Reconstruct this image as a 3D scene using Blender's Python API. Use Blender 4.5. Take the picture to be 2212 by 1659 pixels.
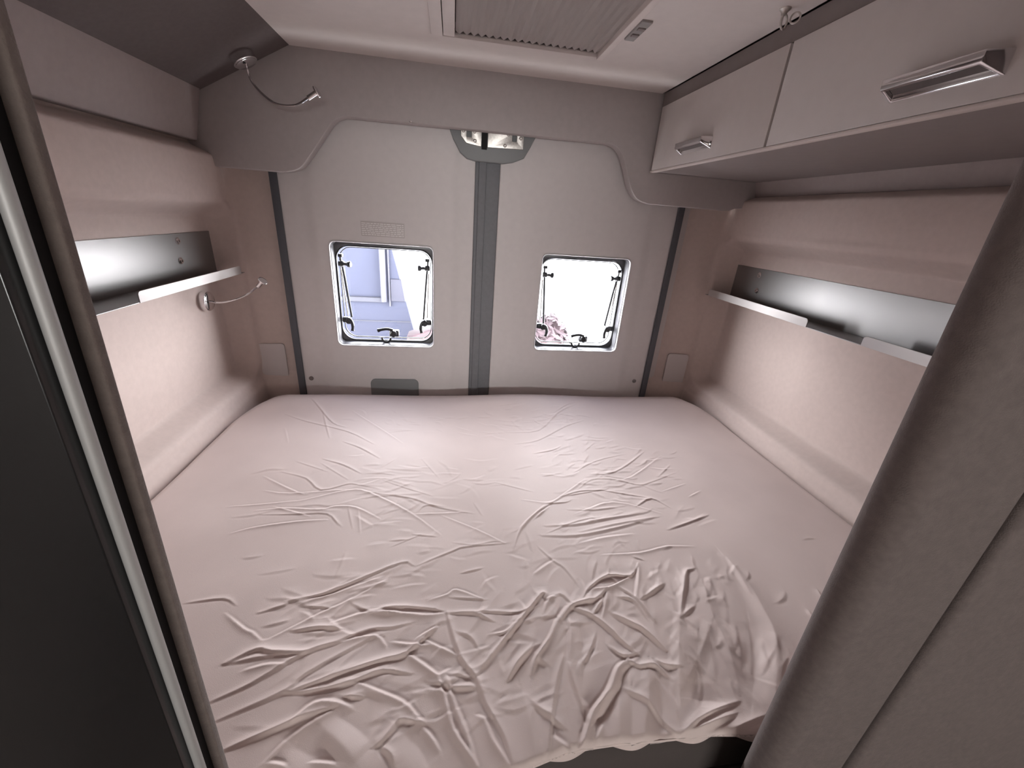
import bpy, bmesh, math, random
import numpy as np
from mathutils import Vector, Matrix

for o in list(bpy.data.objects): bpy.data.objects.remove(o)
S = bpy.context.scene
C = S.collection
PI = math.pi
R = math.radians

# ------------------------------------------------------------ camera
cam_d = bpy.data.cameras.new('camera')
cam = bpy.data.objects.new('camera', cam_d); C.objects.link(cam)
cam_d.sensor_fit = 'HORIZONTAL'; cam_d.sensor_width = 36.0
cam_d.lens = 36.0 * 870.0 / 2212.0
cam_d.clip_start = 0.01
pi_, ya, ro = R(22.55), R(9.3), R(4.37)
F = Vector((math.sin(ya)*math.cos(pi_), math.cos(ya)*math.cos(pi_), -math.sin(pi_)))
Rt = Vector((math.cos(ya), -math.sin(ya), 0)); Up = Rt.cross(F)
r_ = Rt*math.cos(ro) + Up*math.sin(ro); u_ = Up*math.cos(ro) - Rt*math.sin(ro)
m = Matrix((r_, u_, -F)).transposed().to_4x4(); m.translation = Vector((0, 0, 1.6))
cam.matrix_world = m
S.camera = cam

# ------------------------------------------------------------ world and view
W = bpy.data.worlds.new('sky'); S.world = W; W.use_nodes = True
WORLD = 48.0
bg = W.node_tree.nodes['Background']
bg.inputs[1].default_value = WORLD
_w = W.node_tree; _tc = _w.nodes.new('ShaderNodeTexCoord'); _sp = _w.nodes.new('ShaderNodeSeparateXYZ'); _rp = _w.nodes.new('ShaderNodeValToRGB')
_w.links.new(_tc.outputs['Generated'], _sp.inputs[0]); _w.links.new(_sp.outputs['Z'], _rp.inputs[0]); _w.links.new(_rp.outputs[0], bg.inputs[0])
# bright hazy horizon, darker blue towards the zenith
for _p, _c in ((0.0, (1, .985, .96)), (.36, (1, .985, .965)), (.50, (.55, .55, .56)), (.64, (.20, .205, .22)), (.82, (.06, .065, .08)), (1.0, (.04, .045, .06))):
    _e = _rp.color_ramp.elements.new(_p) if _p not in (0.0, 1.0) else _rp.color_ramp.elements[0 if _p == 0 else -1]
    _e.color = (*_c, 1)
S.view_settings.view_transform = 'Standard'; S.view_settings.look = 'None'
S.view_settings.exposure = 0.0; S.view_settings.gamma = 1.0
S.view_settings.use_curve_mapping = False

def portal(name, loc, rot, sx, sy):
    l = bpy.data.lights.new(name, 'AREA'); l.shape = 'RECTANGLE'; l.size = sx; l.size_y = sy
    l.cycles.is_portal = True
    o = bpy.data.objects.new(name, l); C.objects.link(o); o.location = loc; o.rotation_euler = rot
    return o
portal('daylight_portal', (-.271, 1.76, 1.26), (R(-90), 0, 0), .40, .42)
portal('daylight_portal', (.555, 1.76, 1.26), (R(-90), 0, 0), .40, .42)
portal('daylight_portal', (.18, -2.64, 1.43), (R(90), 0, 0), 1.6, .20)

# ------------------------------------------------------------ materials
def mat(name, col, rough=.6, metal=0.0, spec=.5, noise=0.0, nscale=30, bump=0.0, bscale=400, sheen=0.0, weave=False, aniso=0.0, streak=None):
    M = bpy.data.materials.new(name); M.use_nodes = True
    nt = M.node_tree; b = nt.nodes['Principled BSDF']
    b.inputs['Base Color'].default_value = (*col, 1)
    b.inputs['Roughness'].default_value = rough; b.inputs['Metallic'].default_value = metal
    b.inputs['Specular IOR Level'].default_value = spec
    if sheen: b.inputs['Sheen Weight'].default_value = sheen; b.inputs['Sheen Roughness'].default_value = .4
    tc = nt.nodes.new('ShaderNodeTexCoord')
    if noise:
        n = nt.nodes.new('ShaderNodeTexNoise'); n.inputs['Scale'].default_value = nscale; n.inputs['Detail'].default_value = 4
        nt.links.new(tc.outputs['Object'], n.inputs['Vector'])
        r = nt.nodes.new('ShaderNodeValToRGB')
        r.color_ramp.elements[0].position = .3; r.color_ramp.elements[1].position = .7
        r.color_ramp.elements[0].color = (*[c*(1-noise) for c in col], 1); r.color_ramp.elements[1].color = (*[min(1, c*(1+noise)) for c in col], 1)
        nt.links.new(n.outputs['Fac'], r.inputs['Fac']); nt.links.new(r.outputs['Color'], b.inputs['Base Color'])
    if bump:
        bp = nt.nodes.new('ShaderNodeBump'); bp.inputs['Strength'].default_value = bump; bp.inputs['Distance'].default_value = .002
        if weave:
            w1 = nt.nodes.new('ShaderNodeTexWave'); w1.bands_direction = 'X'; w1.inputs['Scale'].default_value = bscale; w1.inputs['Distortion'].default_value = 1.5; w1.inputs['Detail'].default_value = 2
            w2 = nt.nodes.new('ShaderNodeTexWave'); w2.bands_direction = 'Z'; w2.inputs['Scale'].default_value = bscale; w2.inputs['Distortion'].default_value = 1.5; w2.inputs['Detail'].default_value = 2
            ad = nt.nodes.new('ShaderNodeMath'); ad.operation = 'ADD'
            nt.links.new(tc.outputs['Object'], w1.inputs['Vector']); nt.links.new(tc.outputs['Object'], w2.inputs['Vector'])
            nt.links.new(w1.outputs['Fac'], ad.inputs[0]); nt.links.new(w2.outputs['Fac'], ad.inputs[1])
            nt.links.new(ad.outputs[0], bp.inputs['Height'])
        else:
            n2 = nt.nodes.new('ShaderNodeTexNoise'); n2.inputs['Scale'].default_value = bscale; n2.inputs['Detail'].default_value = 3
            if streak:
                mp = nt.nodes.new('ShaderNodeMapping'); mp.inputs['Scale'].default_value = streak
                nt.links.new(tc.outputs['Object'], mp.inputs['Vector']); nt.links.new(mp.outputs['Vector'], n2.inputs['Vector'])
            else: nt.links.new(tc.outputs['Object'], n2.inputs['Vector'])
            nt.links.new(n2.outputs['Fac'], bp.inputs['Height'])
        nt.links.new(bp.outputs['Normal'], b.inputs['Normal'])
    return M

M = dict(
    sheet=mat('sheet_jersey', (.665, .55, .515), .62, spec=.35, noise=.03, nscale=8, bump=.12, bscale=900, sheen=.15),
    mattress=mat('shaded_mattress_ticking', (.07, .056, .052), .9, bump=.2, bscale=500),  # dark colour stands in for shade under the sheet's front edge
    bedbase=mat('bed_base_board', (.10, .085, .08), .7, noise=.1),
    wall=mat('wall_textile_cladding', (.625, .52, .48), .85, spec=.2, noise=.03, nscale=60, bump=.25, bscale=1200, sheen=.1),
    wallup=mat('upper_wall_cladding', (.36, .305, .295), .85, spec=.2, noise=.03, nscale=60, bump=.25, bscale=1200),
    cove=mat('dark_cove_felt', (.14, .118, .115), .95, spec=.1, noise=.05, nscale=80, bump=.3, bscale=900),
    header=mat('grey_header_laminate', (.46, .425, .42), .7, spec=.3, noise=.03, nscale=50, bump=.1, bscale=900),
    door=mat('door_liner_plastic', (.68, .645, .64), .55, spec=.4, noise=.02, nscale=40, bump=.1, bscale=900),
    pillar=mat('pillar_plastic', (.62, .57, .56), .6, spec=.35, bump=.1, bscale=900),
    ceil=mat('ceiling_board', (.70, .64, .615), .6, spec=.3, noise=.02, nscale=30, bump=.08, bscale=800),
    seal=mat('dark_rubber_seal', (.10, .105, .12), .6),
    post=mat('dark_centre_trim', (.19, .195, .21), .6, noise=.05, nscale=80),
    housing=mat('latch_housing_plastic', (.22, .23, .235), .5),
    steel=mat('zinc_plated_steel', (.60, .57, .54), .38, metal=.9, noise=.15, nscale=200),
    chrome=mat('chrome', (.80, .79, .80), .10, metal=1),
    alu=mat('brushed_aluminium', (.34, .33, .325), .48, metal=1, bump=.05, bscale=60, streak=(1, .5, 30)),
    alutab=mat('satin_white_metal', (.56, .53, .515), .5, metal=.3),
    black=mat('black_plastic', (.015, .015, .017), .4),
    rubber=mat('black_window_rubber', (.03, .03, .032), .55),
    frame=mat('window_frame_plastic', (.09, .088, .095), .35, spec=.6),
    rim=mat('pale_window_trim', (.66, .64, .65), .3, spec=.6),
    cab=mat('cabinet_laminate', (.66, .61, .59), .42, spec=.45, noise=.015, nscale=40, bump=.04, bscale=700),
    cabside=mat('cabinet_carcass', (.24, .205, .20), .7, noise=.03),
    edge=mat('pale_edge_band', (.68, .61, .58), .5),
    padded=mat('brown_woven_fabric', (.15, .12, .112), .9, spec=.2, noise=.10, nscale=120, bump=.35, bscale=800, sheen=.25),
    partition=mat('brown_partition_fabric', (.17, .135, .12), .9, spec=.2, noise=.08, nscale=100, bump=.4, bscale=520, sheen=.2),
    darkdoor=mat('charcoal_gloss_laminate', (.011, .0105, .011), .25, spec=.5, noise=.25, nscale=500),
    trim=mat('grey_metal_trim', (.42, .41, .40), .5, metal=.2),
    gap=mat('black_gap', (.008, .008, .009), .8),
    blind=mat('pleated_blind_fabric', (.72, .65, .62), .85, spec=.2),
    grey=mat('grey_sticker', (.30, .28, .27), .6),
    label=mat('translucent_label', (.53, .49, .48), .4),
    labelink=mat('label_print', (.85, .82, .82), .5),
    cap=mat('screw_cap_brown', (.20, .165, .16), .6),
    capcool=mat('door_cap_grey', (.27, .25, .25), .6),
    floor=mat('van_floor_vinyl', (.30, .25, .22), .5, noise=.1),
    cabin=mat('cabin_lining', (.50, .44, .41), .8),
    render=mat('blue_shaded_render', (.014, .0165, .031), .9, noise=.05, nscale=4),  # shade of the outside wall is put into this near-black blue
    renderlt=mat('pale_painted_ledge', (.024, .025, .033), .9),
    paving=mat('pale_paving', (.75, .74, .72), .9, noise=.04, nscale=3),
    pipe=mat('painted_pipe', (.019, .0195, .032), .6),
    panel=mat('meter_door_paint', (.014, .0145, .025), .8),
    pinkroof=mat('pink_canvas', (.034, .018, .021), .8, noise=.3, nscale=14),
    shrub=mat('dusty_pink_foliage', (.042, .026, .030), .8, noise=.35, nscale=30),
)
M['glass'] = bpy.data.materials.new('acrylic_pane'); M['glass'].use_nodes = True
_n = M['glass'].node_tree; _n.nodes.clear()
_o = _n.nodes.new('ShaderNodeOutputMaterial'); _t = _n.nodes.new('ShaderNodeBsdfTransparent'); _g = _n.nodes.new('ShaderNodeBsdfGlossy'); _x = _n.nodes.new('ShaderNodeMixShader')
_t.inputs[0].default_value = (.96, .97, 1, 1); _g.inputs['Roughness'].default_value = .05; _x.inputs[0].default_value = .05
_n.links.new(_t.outputs[0], _x.inputs[1]); _n.links.new(_g.outputs[0], _x.inputs[2]); _n.links.new(_x.outputs[0], _o.inputs[0])

# ------------------------------------------------------------ helpers
def tag(o, label=None, cat=None, group=None, kind=None):
    if label: o['label'] = label
    if cat: o['category'] = cat
    if group: o['group'] = group
    if kind: o['kind'] = kind
    return o
def empty(name, loc, label, cat, group=None):
    o = bpy.data.objects.new(name, None); C.objects.link(o); o.location = loc; o.empty_display_size = .05
    return tag(o, label, cat, group)
def link(name, me, m, parent=None, smooth=True, wn=False):
    me.name = name
    o = bpy.data.objects.new(name, me); C.objects.link(o)
    if not isinstance(m, (list, tuple)): m = [m]
    for k in m: me.materials.append(k)
    if smooth:
        for p in me.polygons: p.use_smooth = True
    if parent:
        o.parent = parent; o.matrix_parent_inverse = Matrix.Identity(4)
        # geometry is written in world metres: shift it to the parent's origin
        root = parent; off = Vector((0, 0, 0))
        while root: off += root.location; root = root.parent
        me.transform(Matrix.Translation(-off))
    else:
        bb = [Vector(v.co) for v in me.vertices]
        if bb:
            lo = Vector((min(v.x for v in bb), min(v.y for v in bb), min(v.z for v in bb))); hi = Vector((max(v.x for v in bb), max(v.y for v in bb), max(v.z for v in bb)))
            c = Vector(((lo.x+hi.x)/2, (lo.y+hi.y)/2, lo.z)); me.transform(Matrix.Translation(-c)); o.location = c
    return o
def fin(bm, name, m, parent=None, smooth=False, ang=35):
    bmesh.ops.recalc_face_normals(bm, faces=bm.faces)
    me = bpy.data.meshes.new(name); bm.to_mesh(me); bm.free()
    o = link(name, me, m, parent, smooth)
    if smooth: me.set_sharp_from_angle(angle=R(ang))
    return o
def bx(bm, x0, x1, y0, y1, z0, z1, bev=0.0, seg=2):
    b2 = bmesh.new(); bmesh.ops.create_cube(b2, size=1)
    for v in b2.verts: v.co = Vector(((x0+x1)/2+v.co.x*(x1-x0), (y0+y1)/2+v.co.y*(y1-y0), (z0+z1)/2+v.co.z*(z1-z0)))
    if bev: bmesh.ops.bevel(b2, geom=b2.edges[:], offset=bev, segments=seg, profile=.5, affect='EDGES')
    me = bpy.data.meshes.new('t'); b2.to_mesh(me); b2.free(); bm.from_mesh(me); bpy.data.meshes.remove(me)
    return bm
def box(name, m, parent, *a, bev=0.0, seg=2):
    return fin(bx(bmesh.new(), *a, bev=bev, seg=seg), name, m, parent, smooth=bev > 0)
def tube(bm, pts, rad, n=12, cap=True):
    pts = [Vector(p) for p in pts]; rings = []
    rads = rad if isinstance(rad, (list, tuple)) else [rad]*len(pts)
    up = Vector((0, 0, 1)); t0 = (pts[1]-pts[0]).normalized()
    a = t0.cross(up)
    if a.length < .1: a = t0.cross(Vector((0, 1, 0)))
    a.normalize()
    for i, p in enumerate(pts):
        t = (pts[min(i+1, len(pts)-1)]-pts[max(i-1, 0)]).normalized()
        a = (a-t*a.dot(t)).normalized(); b = t.cross(a)
        rings.append([bm.verts.new(p+(a*math.cos(2*PI*k/n)+b*math.sin(2*PI*k/n))*rads[i]) for k in range(n)])
    for i in range(len(rings)-1):
        for k in range(n): bm.faces.new((rings[i][k], rings[i][(k+1) % n], rings[i+1][(k+1) % n], rings[i+1][k]))
    if cap: bm.faces.new(rings[0][::-1]); bm.faces.new(rings[-1])
    return bm
def lathe(bm, base, axis, prof, n=28):
    """prof: list of (distance along axis, radius)"""
    base = Vector(base); axis = Vector(axis).normalized()
    return tube(bm, [base+axis*d for d, r in prof], [max(r, 1e-4) for d, r in prof], n) if False else _lathe(bm, base, axis, prof, n)
def _lathe(bm, base, axis, prof, n):
    a = axis.cross(Vector((0, 0, 1)))
    if a.length < .1: a = axis.cross(Vector((0, 1, 0)))
    a.normalize(); b = axis.cross(a); rings = []
    for d, r in prof:
        r = max(r, 1e-4)
        rings.append([bm.verts.new(base+axis*d+(a*math.cos(2*PI*k/n)+b*math.sin(2*PI*k/n))*r) for k in range(n)])
    for i in range(len(rings)-1):
        for k in range(n): bm.faces.new((rings[i][k], rings[i][(k+1) % n], rings[i+1][(k+1) % n], rings[i+1][k]))
    bm.faces.new(rings[0][::-1]); bm.faces.new(rings[-1])
    return bm
def catmull(P, n=8):
    P = [Vector(p) for p in P]; out = []
    Q = [P[0]*2-P[1]]+P+[P[-1]*2-P[-2]]
    for i in range(1, len(Q)-2):
        for k in range(n):
            t = k/n
            out.append(.5*((2*Q[i])+(Q[i+1]-Q[i-1])*t+(2*Q[i-1]-5*Q[i]+4*Q[i+1]-Q[i+2])*t*t+(3*Q[i]-Q[i-1]-3*Q[i+1]+Q[i+2])*t**3))
    out.append(P[-1]); return out
def rrect(x0, x1, z0, z1, r, n=8):
    """counter clockwise rounded rectangle; r may be one radius or (tl, tr, br, bl)"""
    tl, tr, br, bl = r if isinstance(r, (list, tuple)) else (r,)*4
    P = []
    for cx, cz, a0, q in ((x1-tr, z1-tr, 0, tr), (x0+tl, z1-tl, 90, tl), (x0+bl, z0+bl, 180, bl), (x1-br, z0+br, 270, br)):
        for k in range(n+1):
            a = R(a0+90*k/n); P.append((cx+q*math.cos(a), cz+q*math.sin(a)))
    return P
def slab(name, m, parent, outer, holes, y0, y1, bev=0.0, axis='y', smooth=True, seg=2):
    """a flat plate of real thickness cut to an outline; outline in (x,z) for axis y, (y,z) for axis x, (x,y) for axis z"""
    cu = bpy.data.curves.new('c', 'CURVE'); cu.dimensions = '2D'; cu.fill_mode = 'BOTH'
    for P in [outer]+list(holes):
        s = cu.splines.new('POLY'); s.points.add(len(P)-1); s.use_cyclic_u = True
        for i, (a, b) in enumerate(P): s.points[i].co = (a, b, 0, 1)
    cu.extrude = max((y1-y0)/2-bev, 1e-5); cu.bevel_depth = bev; cu.bevel_resolution = seg; cu.offset = -bev
    o = bpy.data.objects.new('c', cu); C.objects.link(o)
    dg = bpy.context.evaluated_depsgraph_get(); dg.update()
    me = bpy.data.meshes.new_from_object(o.evaluated_get(dg)); bpy.data.objects.remove(o)
    c = (y0+y1)/2
    for v in me.vertices:
        a, b, d = v.co
        v.co = (a, d+c, b) if axis == 'y' else ((d+c, a, b) if axis == 'x' else (a, b, d+c))
    me.materials.clear()
    bm = bmesh.new(); bm.from_mesh(me); bmesh.ops.remove_doubles(bm, verts=bm.verts, dist=1e-5); bpy.data.meshes.remove(me)
    return fin(bm, name, m, parent, smooth=smooth, ang=30)
def gridmesh(name, X, Y, Z, m, parent=None, flip=False):
    nu, nv = X.shape
    me = bpy.data.meshes.new(name); me.vertices.add(nu*nv)
    me.vertices.foreach_set('co', np.stack([X, Y, Z], -1).reshape(-1).astype(np.float32))
    i = np.arange(nu-1)[:, None]*nv+np.arange(nv-1)[None, :]
    q = np.stack([i, i+nv, i+nv+1, i+1], -1).reshape(-1, 4)
    if flip: q = q[:, ::-1]
    me.loops.add(q.size); me.loops.foreach_set('vertex_index', q.reshape(-1).astype(np.int32))
    me.polygons.add(len(q)); me.polygons.foreach_set('loop_start', (np.arange(len(q))*4).astype(np.int32))
    me.update(calc_edges=True); me.validate()
    o = link(name, me, m, parent, smooth=False)
    me.polygons.foreach_set('use_smooth', np.ones(len(q), bool))
    return o
def sst(x, a, b):
    t = np.clip((x-a)/(b-a), 0, 1); return t*t*(3-2*t)

XL, XR, YD, ZC = -.78, 1.14, 1.70, 2.035      # side walls, rear doors, ceiling
# ------------------------------------------------------------ shell
tag(box('floor', M['floor'], None, -1.0, 1.35, -2.6, 1.75, -.04, 0), kind='structure')
# ceiling board with the roof window opening
HX0, HX1, HY0, HY1 = -.065, .415, .62, 1.385
tag(slab('ceiling', M['ceil'], None, [(-.505, -2.6), (.722, -2.6), (.722, 1.66), (-.505, 1.66)], [[(HX0+.03, HY0+.03), (HX1-.008, HY0+.03), (HX1-.008, HY1-.004), (HX0+.03, HY1-.004)]], ZC, ZC+.02, axis='z', smooth=False), kind='structure')
tag(box('trim_7', M['cabside'], None, -1.05, 1.4, -2.6, 1.76, 2.10, 2.14), kind='structure')      # roof skin above the board
def wall_surface(name, sgn, x0, mt, yend_, ymax):
    """lined side wall: flat band, a large moulded recess with soft edges, a padded roll above it and a turned-in rear end"""
    zs = np.unique(np.concatenate([np.linspace(.70, 1.0, 50), np.linspace(1.0, 1.5, 50), np.linspace(1.5, 1.80, 60)]))
    s = np.linspace(0, 1, 300)
    # plan path: straight along y, then a radius into the pillar
    ys = .02+s*(ymax-.02)
    yend = yend_
    L = np.clip(ys-yend, 0, None)
    rad = .03; ang = np.minimum(L/rad, R(80)); ext = np.clip(L-rad*R(80), 0, None)
    px = x0+(-sgn)*(rad*(1-np.cos(ang))+ext*math.sin(R(80)))
    py = np.minimum(ys, yend)+rad*np.sin(ang)+ext*math.cos(R(80))
    nx = sgn*np.cos(ang); ny = np.sin(ang)
    Zg, Sg = np.meshgrid(zs, ys, indexing='ij')
    PX = np.broadcast_to(px, Zg.shape); PY = np.broadcast_to(py, Zg.shape); NX = np.broadcast_to(nx, Zg.shape); NY = np.broadcast_to(ny, Zg.shape)
    # recess as a rounded rectangle field (distance inside)
    ya_, yb_, za_, zb_, rr = -.2, 1.690, .925, 1.572, .06
    qx = np.abs(Sg-(ya_+yb_)/2)-((yb_-ya_)/2-rr); qz = np.abs(Zg-(za_+zb_)/2)-((zb_-za_)/2-rr)
    sd = -(np.hypot(np.maximum(qx, 0), np.maximum(qz, 0))+np.minimum(np.maximum(qx, qz), 0)-rr)
    w = .042-.008*sst(-Zg, -1.1, -.95)
    D = .063*np.clip(sst(sd, -.006, w)*.6+.4*np.clip(sd/w, 0, 1), 0, 1)
    # lip just outside the recess, and padded roll between z 1.57 and 1.74
    D -= .007*np.exp(-((sd+.010)/.014)**2)
    t = np.clip((Zg-1.585)/(1.745-1.585), 0, 1)
    D -= .018*np.sqrt(np.clip(1-(2*t-1)**2, 0, 1))*(Zg > 1.585)*sst(-Sg, -1.74, -1.62)
    D += .05*sst(Zg, 1.715, 1.745)
    D -= .022*sst(-Zg, -.925, -.87)
    X = PX+NX*D; Y = PY+NY*D
    o = gridmesh(name, X, Y, Zg, mt, flip=(sgn > 0))
    return tag(o, kind='structure')
wall_surface('wall_left', -1, -.797, M['wall'], 1.680, 1.85)
wall_surface('wall_right', 1, 1.157, M['wall'], 1.680, 1.925)
def backing(name, x0, x1): return tag(box(name, M['cabside'], None, x0, x1, .28, 1.76, 0, 2.1), kind='structure')
backing('trim_5', -1.00, -.96); backing('trim_6', 1.31, 1.35)
# upper left: lighter side panel and the dark sloped cove under the ceiling
def prismY(name, mt, prof, y0, y1, bev=0.0, kind='structure'):
    bm = bmesh.new(); A = [bm.verts.new((x, y0, z)) for x, z in prof]; B = [bm.verts.new((x, y1, z)) for x, z in prof]; n = len(prof)
    bm.faces.new(A); bm.faces.new(B[::-1])
    for i in range(n): bm.faces.new((A[i], B[i], B[(i+1) % n], A[(i+1) % n]))
    if bev: bmesh.ops.bevel(bm, geom=bm.edges[:], offset=bev, segments=3, profile=.5, affect='EDGES')
    return tag(fin(bm, name, mt, None, smooth=bev > 0), kind=kind)
prismY('trim_1', M['wallup'], [(-.815, 1.752), (-.778, 1.897), (-.80, 1.91), (-.86, 1.91), (-.86, 1.752)], -2.0, 1.615, bev=.004)
prismY('trim_2', M['cove'], [(-.505, 2.036), (-.782, 1.893), (-.86, 1.90), (-.86, 2.09), (-.505, 2.09)], -2.0, 1.63)
# upper right under the cabinet: side panel
prismY('trim_3', M['wallup'], [(1.185, 1.735), (1.165, 1.80), (1.165, 1.84), (1.30, 1.84), (1.30, 1.735)], -.0, 1.63, bev=.004)
# header across the rear above the doors
def arcpts(cx, cz, r, a0, a1, n=8): return [(cx+r*math.cos(R(a0+(a1-a0)*k/n)), cz+r*math.sin(R(a0+(a1-a0)*k/n))) for k in range(n+1)]
hd = [(-.90, 2.09), (-.90, 1.683)]
hd += [(-.58, 1.683)] + [(v.x, v.z) for v in catmull([(-.56, 0, 1.684), (-.515, 0, 1.70), (-.475, 0, 1.745), (-.427, 0, 1.806), (-.395, 0, 1.846), (-.36, 0, 1.864)], 5)]
hd += [(.10, 1.866)] + [(v.x, v.z) for v in catmull([(.55, 0, 1.868), (.585, 0, 1.858), (.61, 0, 1.835), (.635, 0, 1.79), (.66, 0, 1.735), (.695, 0, 1.695), (.745, 0, 1.680)], 5)]
hd += [(1.09, 1.681), (1.11, 1.69), (1.20, 1.70), (1.28, 1.70), (1.28, 2.09)]
tag(slab('wall_rear', M['header'], None, hd[::-1], [], 1.62, 1.665, bev=.003), kind='structure')
t = empty('header_screw', (-.146, 1.615, 1.866), 'tiny bright screw head on the lower edge of the grey header, above the left door', 'screw')
fin(lathe(bmesh.new(), (-.146, 1.623, 1.868), (0, -1, -.4), [(0, .005), (.004, .005), (.006, .003)]), 'screw_head', M['chrome'], t, True)
# rear pillars below the header and skin outside of the doors
for nm, a, b in (('trim_8', -1.0, -.60), ('trim_9', .90, 1.35)):
    tag(box(nm, M['cabside'], None, a, b, 1.765, 1.80, 0, 2.14), kind='structure')
tag(box('trim_18', M['cabside'], None, .04, .21, 1.765, 1.80, 0, 1.95), kind='structure')
tag(box('trim_10', M['cabside'], None, -.62, .92, 1.765, 1.80, 1.90, 2.14), kind='structure')

# ------------------------------------------------------------ rear doors
W1 = (-.466, -.077, 1.055, 1.466); W2 = (.364, .747, 1.057, 1.467)
def door_liner(name, x0, x1, z0, z1, w, relief, parent=None):
    """moulded door lining: concentric rings from the window opening to the outline, pushed into soft vertical forms"""
    hx0, hx1, hz0, hz1 = w
    H = rrect(hx0, hx1, hz0, hz1, .022, 10)
    # densify straight runs
    Q = []
    for i in range(len(H)):
        a, b = H[i], H[(i+1) % len(H)]; d = math.dist(a, b); k = max(1, int(d/.012))
        Q += [(a[0]+(b[0]-a[0])*j/k, a[1]+(b[1]-a[1])*j/k) for j in range(k)]
    cx, cz = (hx0+hx1)/2, (hz0+hz1)/2
    out = []
    for x, z in Q:
        u = (x-cx)/((hx1-hx0)/2); v = (z-cz)/((hz1-hz0)/2); s = max(abs(u), abs(v)); u /= s; v /= s
        out.append(((x1+x0)/2+u*(x1-x0)/2, (z1+z0)/2+v*(z1-z0)/2))
    n = len(Q); Mr = 34
    X = np.zeros((Mr+3, n+1)); Z = X.copy(); Y = X.copy()
    q = np.array(Q+[Q[0]]); o_ = np.array(out+[out[0]])
    X[0], Z[0], Y[0] = q[:, 0], q[:, 1], YD+.045
    c_ = np.array([cx, cz])
    for k in range(Mr+1):
        f = (k/Mr)**1.1; p = q*(1-f)+o_*f
        X[k+1], Z[k+1] = p[:, 0], p[:, 1]; Y[k+1] = YD-relief(p[:, 0], p[:, 1])
    X[-1], Z[-1], Y[-1] = o_[:, 0], o_[:, 1], YD+.05
    o = gridmesh(name, X, Y, Z, M['door'], parent)
    return o
def reliefL(x, z):
    return .010*sst(x, -.53, -.50)*sst(-x, .045, .08)+.0*z
def reliefR(x, z):
    return .010*sst(x, .20, .23)*sst(-x, -.80, -.765)
dl = tag(door_liner('door_1', -.622, .078, .60, 1.90, W1, lambda x, z: .008*sst(x, -.55, -.50)-.006*sst(x, -.01, .03)), kind='structure')
dr = tag(door_liner('door_2', .172, .914, .60, 1.90, W2, lambda x, z: .008*sst(-x, -.83, -.78)-.006*sst(-x, -.26, -.22)), kind='structure')
for d_, pts in ((dl, [(-.594, .899, 0), (.013, .905, 0), (.016, 1.789, 0)]), (dr, [(.268, .909, 1), (.873, .909, 1), (.278, 1.808, 1)])):
    for x, z, k in pts:
        fin(lathe(bmesh.new(), (x, 1.699 if abs(x) > .5 else 1.70, z), (0, -1, 0), [(-.012, .0095), (.001, .0095), (.0025, .0075), (.0025, .004), (.0005, .003)]), 'screw_cap', M['capcool'] if k else M['cap'], d_, True)
slab('pull_recess', M['housing'], dl, rrect(-.348, -.144, .80, .905, .022), [], 1.685, 1.70, bev=.003)
# dark weather strips beside and between the doors
tag(box('trim_4', M['seal'], None, -.646, -.620, 1.690, 1.76, .5, 1.70, bev=.003), kind='structure')
tag(box('trim_11', M['seal'], None, .914, .940, 1.690, 1.76, .5, 1.70, bev=.003), kind='structure')
for nm, a, b in (('trim_12', -.70, -.645), ('trim_13', .939, 1.0)):
    tag(box(nm, M['pillar'], None, a, b, 1.735, 1.762, .0, 1.72), kind='structure')
post = bx(bmesh.new(), .079, .171, 1.700, 1.75, .5, 1.90, .004); bx(post, .091, .120, 1.692, 1.71, .5, 1.90, .004); 
tag(fin(post, 'trim_14', M['post'], None, True), kind='structure')

# door latch at the top of the centre post
t = empty('door_latch', (.13, 1.69, 1.78), 'dark grey latch housing with two zinc plates at the top of the centre post', 'latch')
ho = [(-.02, 1.875), (-.005, 1.84), (.02, 1.80), (.045, 1.782), (.078, 1.776), (.18, 1.776), (.215, 1.783), (.255, 1.80), (.275, 1.835), (.295, 1.875)]
slab('housing', M['housing'], t, ho[::-1], [], 1.672, 1.70, bev=.004)
slab('latch_plate', M['steel'], t, [(.022, 1.88), (.095, 1.88), (.095, 1.822), (.042, 1.829), (.022, 1.850)], [rrect(.042, .060, 1.848, 1.872, .003)], 1.662, 1.674, bev=.001)
slab('latch_plate', M['steel'], t, [(.118, 1.88), (.247, 1.88), (.247, 1.826), (.118, 1.822)], [rrect(.205, .222, 1.848, 1.872, .003)], 1.662, 1.674, bev=.001)
for x, z in ((.072, 1.838), (.180, 1.832), (.031, 1.866), (.236, 1.860), (.19, 1.868), (.07, 1.866)):
    fin(lathe(bmesh.new(), (x, 1.664, z), (0, -1, 0), [(0, .006), (.004, .006), (.006, .004), (.004, .003)], 12), 'bolt', M['steel'], t, True)
box('spring_slot', M['gap'], t, .097, .116, 1.664, 1.68, 1.815, 1.88)

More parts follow.
